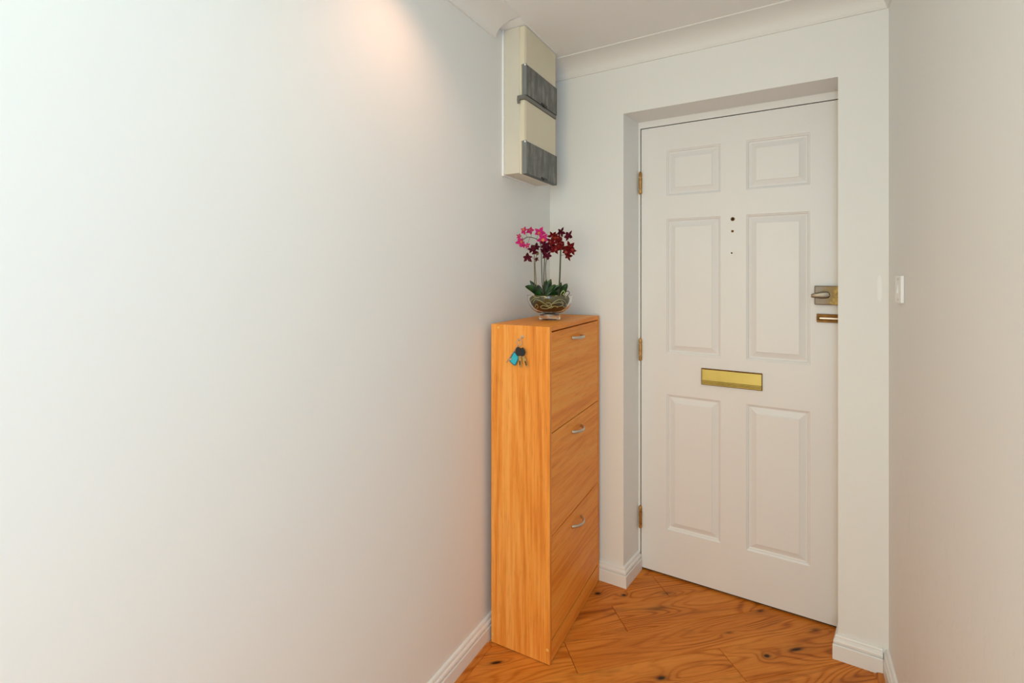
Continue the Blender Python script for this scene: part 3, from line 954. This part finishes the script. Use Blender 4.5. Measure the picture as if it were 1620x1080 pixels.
for bp_, tp_, yb, yt, wd, ln, dr in (
        ((352, 700), (216, 606), -0.010, -0.040, 0.0130, 0.35, 0.10), ((362, 690), (260, 558), 0.000, 0.010, 0.0100, -0.3, 0.03),
        ((352, 690), (330, 596), 0.010, 0.020, 0.0110, 0.5, 0.05), ((372, 700), (408, 552), 0.012, 0.030, 0.0100, 0.3, 0.05),
        ((398, 700), (446, 546), 0.005, 0.020, 0.0135, -0.2, 0.04), ((385, 700), (474, 590), -0.015, -0.035, 0.0105, 0.4, 0.08),
        ((400, 705), (516, 598), -0.020, -0.030, 0.0110, -0.2, 0.08), ((430, 700), (500, 640), 0.02, 0.03, 0.0120, 0.2, 0.1),
        ((508, 695), (578, 584), 0.000, -0.010, 0.0130, 0.3, 0.04), ((510, 690), (536, 574), 0.010, 0.030, 0.0110, -0.4, 0.04),
        ((520, 700), (566, 612), -0.01, -0.03, 0.010, 0.2, 0.05), ((480, 700), (452, 628), -0.01, -0.03, 0.010, 0.2, 0.05)):
    leaf(op(*bp_, yb), op(*tp_, yt), wd, ln, dr)

# flowers
def flower_mesh(name, mat, seed):
    rnd = random.Random(seed)
    m = MB()
    for k in range(5):
        a = PI / 2 + k * 2 * PI / 5 + rnd.uniform(-0.22, 0.22)
        L = rnd.uniform(0.85, 1.1)
        wd = rnd.uniform(0.22, 0.33)
        cup = rnd.uniform(-0.45, 0.8)
        d = Vector((math.cos(a), 0, math.sin(a)))
        sd = Vector((-math.sin(a), 0, math.cos(a)))
        secs = []
        for i in range(6):
            t = i / 5
            ww = wd * (0.28, 0.85, 1.12, 0.95, 0.52, 0.06)[i]
            c = d * (0.06 + t * L) + Vector((0, -0.30 * cup * t - 0.25 * t * t * cup, 0))
            secs.append([c - sd * ww + Vector((0, -ww * 0.35, 0)), c, c + sd * ww + Vector((0, -ww * 0.35, 0)), c + Vector((0, 0.035, 0))])
        m.sweep(secs, 0)
    # lip and column
    secs = []
    for i in range(5):
        t = i / 4
        r = 0.16 + 0.16 * math.sin(PI * t)
        c = Vector((0, -0.05 - 0.30 * t, -0.05 - 0.22 * t))
        secs.append([c + Vector((r * math.cos(q * PI / 3), 0.1 * math.sin(q * PI / 3), r * 0.7 * math.sin(q * PI / 3))) for q in range(6)])
    m.sweep(secs, 1)
    me_o = m.build(name, [mat, M_lip_y if mat is M_pink else (M_lip_r if mat is M_red else mat)], None, smooth=True)
    me = me_o.data
    bpy.data.objects.remove(me_o)
    return me
FM = {'p': [flower_mesh('flower', M_pink, s) for s in (1, 2, 3)],
      'd': [flower_mesh('flower', M_plum, s) for s in (4, 5, 6)],
      'r': [flower_mesh('flower', M_red, s) for s in (7, 8, 9)]}
M_bud = plain('olive_bud', (0.26, 0.19, 0.03), 0.5, 0, 0.2, 80)

STEMS = [
    ([(303, 690, 0.0), (300, 520, 0.0), (298, 400, 0.0), (299, 258, 0.0)], 0.0019, M_stem_pale, [(300, 262, 0), (298, 300, 0), (299, 380, 0)],
     [('d', 276, 295, 34), ('d', 318, 268, 32), ('d', 300, 315, 26), ('d', 240, 366, 40)]),
    ([(316, 690, 0.006), (314, 560, 0.006), (306, 420, 0.006), (318, 340, 0.004)], 0.0017, M_stem_pale, [], [('b', 326, 326, 17), ('d', 318, 378, 18)]),
    ([(374, 700, -0.01), (364, 560, -0.008), (360, 420, -0.006), (356, 300, -0.008), (345, 235, -0.012), (318, 210, -0.016), (280, 196, -0.022), (235, 194, -0.030), (206, 212, -0.034)], 0.0020, M_stem, [],
     [('p', 212, 132, 33), ('p', 262, 130, 32), ('p', 166, 180, 20), ('p', 182, 232, 38), ('p', 204, 252, 26), ('p', 344, 148, 42), ('p', 366, 206, 44), ('p', 240, 262, 24), ('p', 395, 212, 22)]),
    ([(380, 700, 0.004), (381, 520, 0.004), (386, 400, 0.004), (392, 250, 0.006)], 0.0022, M_stem, [],
     [('d', 384, 252, 36), ('d', 372, 305, 32), ('d', 400, 292, 40), ('d', 408, 348, 36), ('d', 380, 345, 26)]),
    ([(402, 700, 0.016), (401, 560, 0.016), (398, 430, 0.016), (424, 290, 0.012), (450, 215, 0.010)], 0.0016, M_stem, [],
     [('r', 452, 180, 42), ('r', 480, 205, 40), ('r', 444, 232, 38), ('d', 430, 285, 34), ('r', 470, 296, 40), ('r', 462, 250, 36)]),
    ([(505, 700, -0.004), (514, 560, -0.004), (519, 420, -0.004), (523, 300, -0.004), (526, 190, -0.002)], 0.0034, M_stem, [],
     [('d', 524, 146, 38), ('r', 500, 190, 26), ('r', 520, 235, 34), ('r', 540, 275, 36), ('r', 508, 270, 34), ('d', 590, 182, 42), ('r', 598, 275, 46), ('r', 612, 305, 40), ('r', 575, 310, 40), ('r', 590, 350, 36)]),
]
rf = random.Random(21)
for pts, rad, mt, _x, fl_ in STEMS:
    path = smooth_path([op(a_, b__, y_) for a_, b__, y_ in pts], 5)
    st = MB().tube(path, [rad * (1 - 0.35 * i / len(path)) for i in range(len(path))], 8).build('flower_stem', mt, orc, smooth=True)
    for kind, fx, fy, fr_ in fl_:
        pos = op(fx, fy, rf.uniform(-0.024, 0.010))
        near = min(path, key=lambda q: (q - pos).length)
        # pedicel joining the flower to its stem
        mid = (near + pos) / 2 + Vector((0, 0, 0.004))
        MB().tube(smooth_path([near, mid, pos + Vector((0, 0.003, 0))], 4), 0.0007, 5).build('flower_stalk', M_stem_pale, st)
        if kind == 'b':
            s_ = fr_ / 5.4 * PX
            o = MB().lathe([(0, -1.1), (0.6, -0.7), (0.85, 0), (0.6, 0.7), (0, 1.1)], 10).build('bud', M_bud, st, smooth=True)
            o.scale = (s_, s_, s_)
            o.location = pos
            continue
        o = bpy.data.objects.new('flower', rf.choice(FM[kind]))
        COL.objects.link(o)
        o.parent = st
        s_ = fr_ / 5.4 * PX * 1.16
        o.scale = (s_, s_, s_)
        o.location = pos
        o.rotation_euler = (rf.uniform(-0.5, 0.45), rf.uniform(-PI, PI), rf.uniform(-0.7, 0.7))
        o['label'] = {'p': 'bright magenta orchid flower', 'd': 'dark plum orchid flower', 'r': 'dark crimson orchid flower'}[kind]
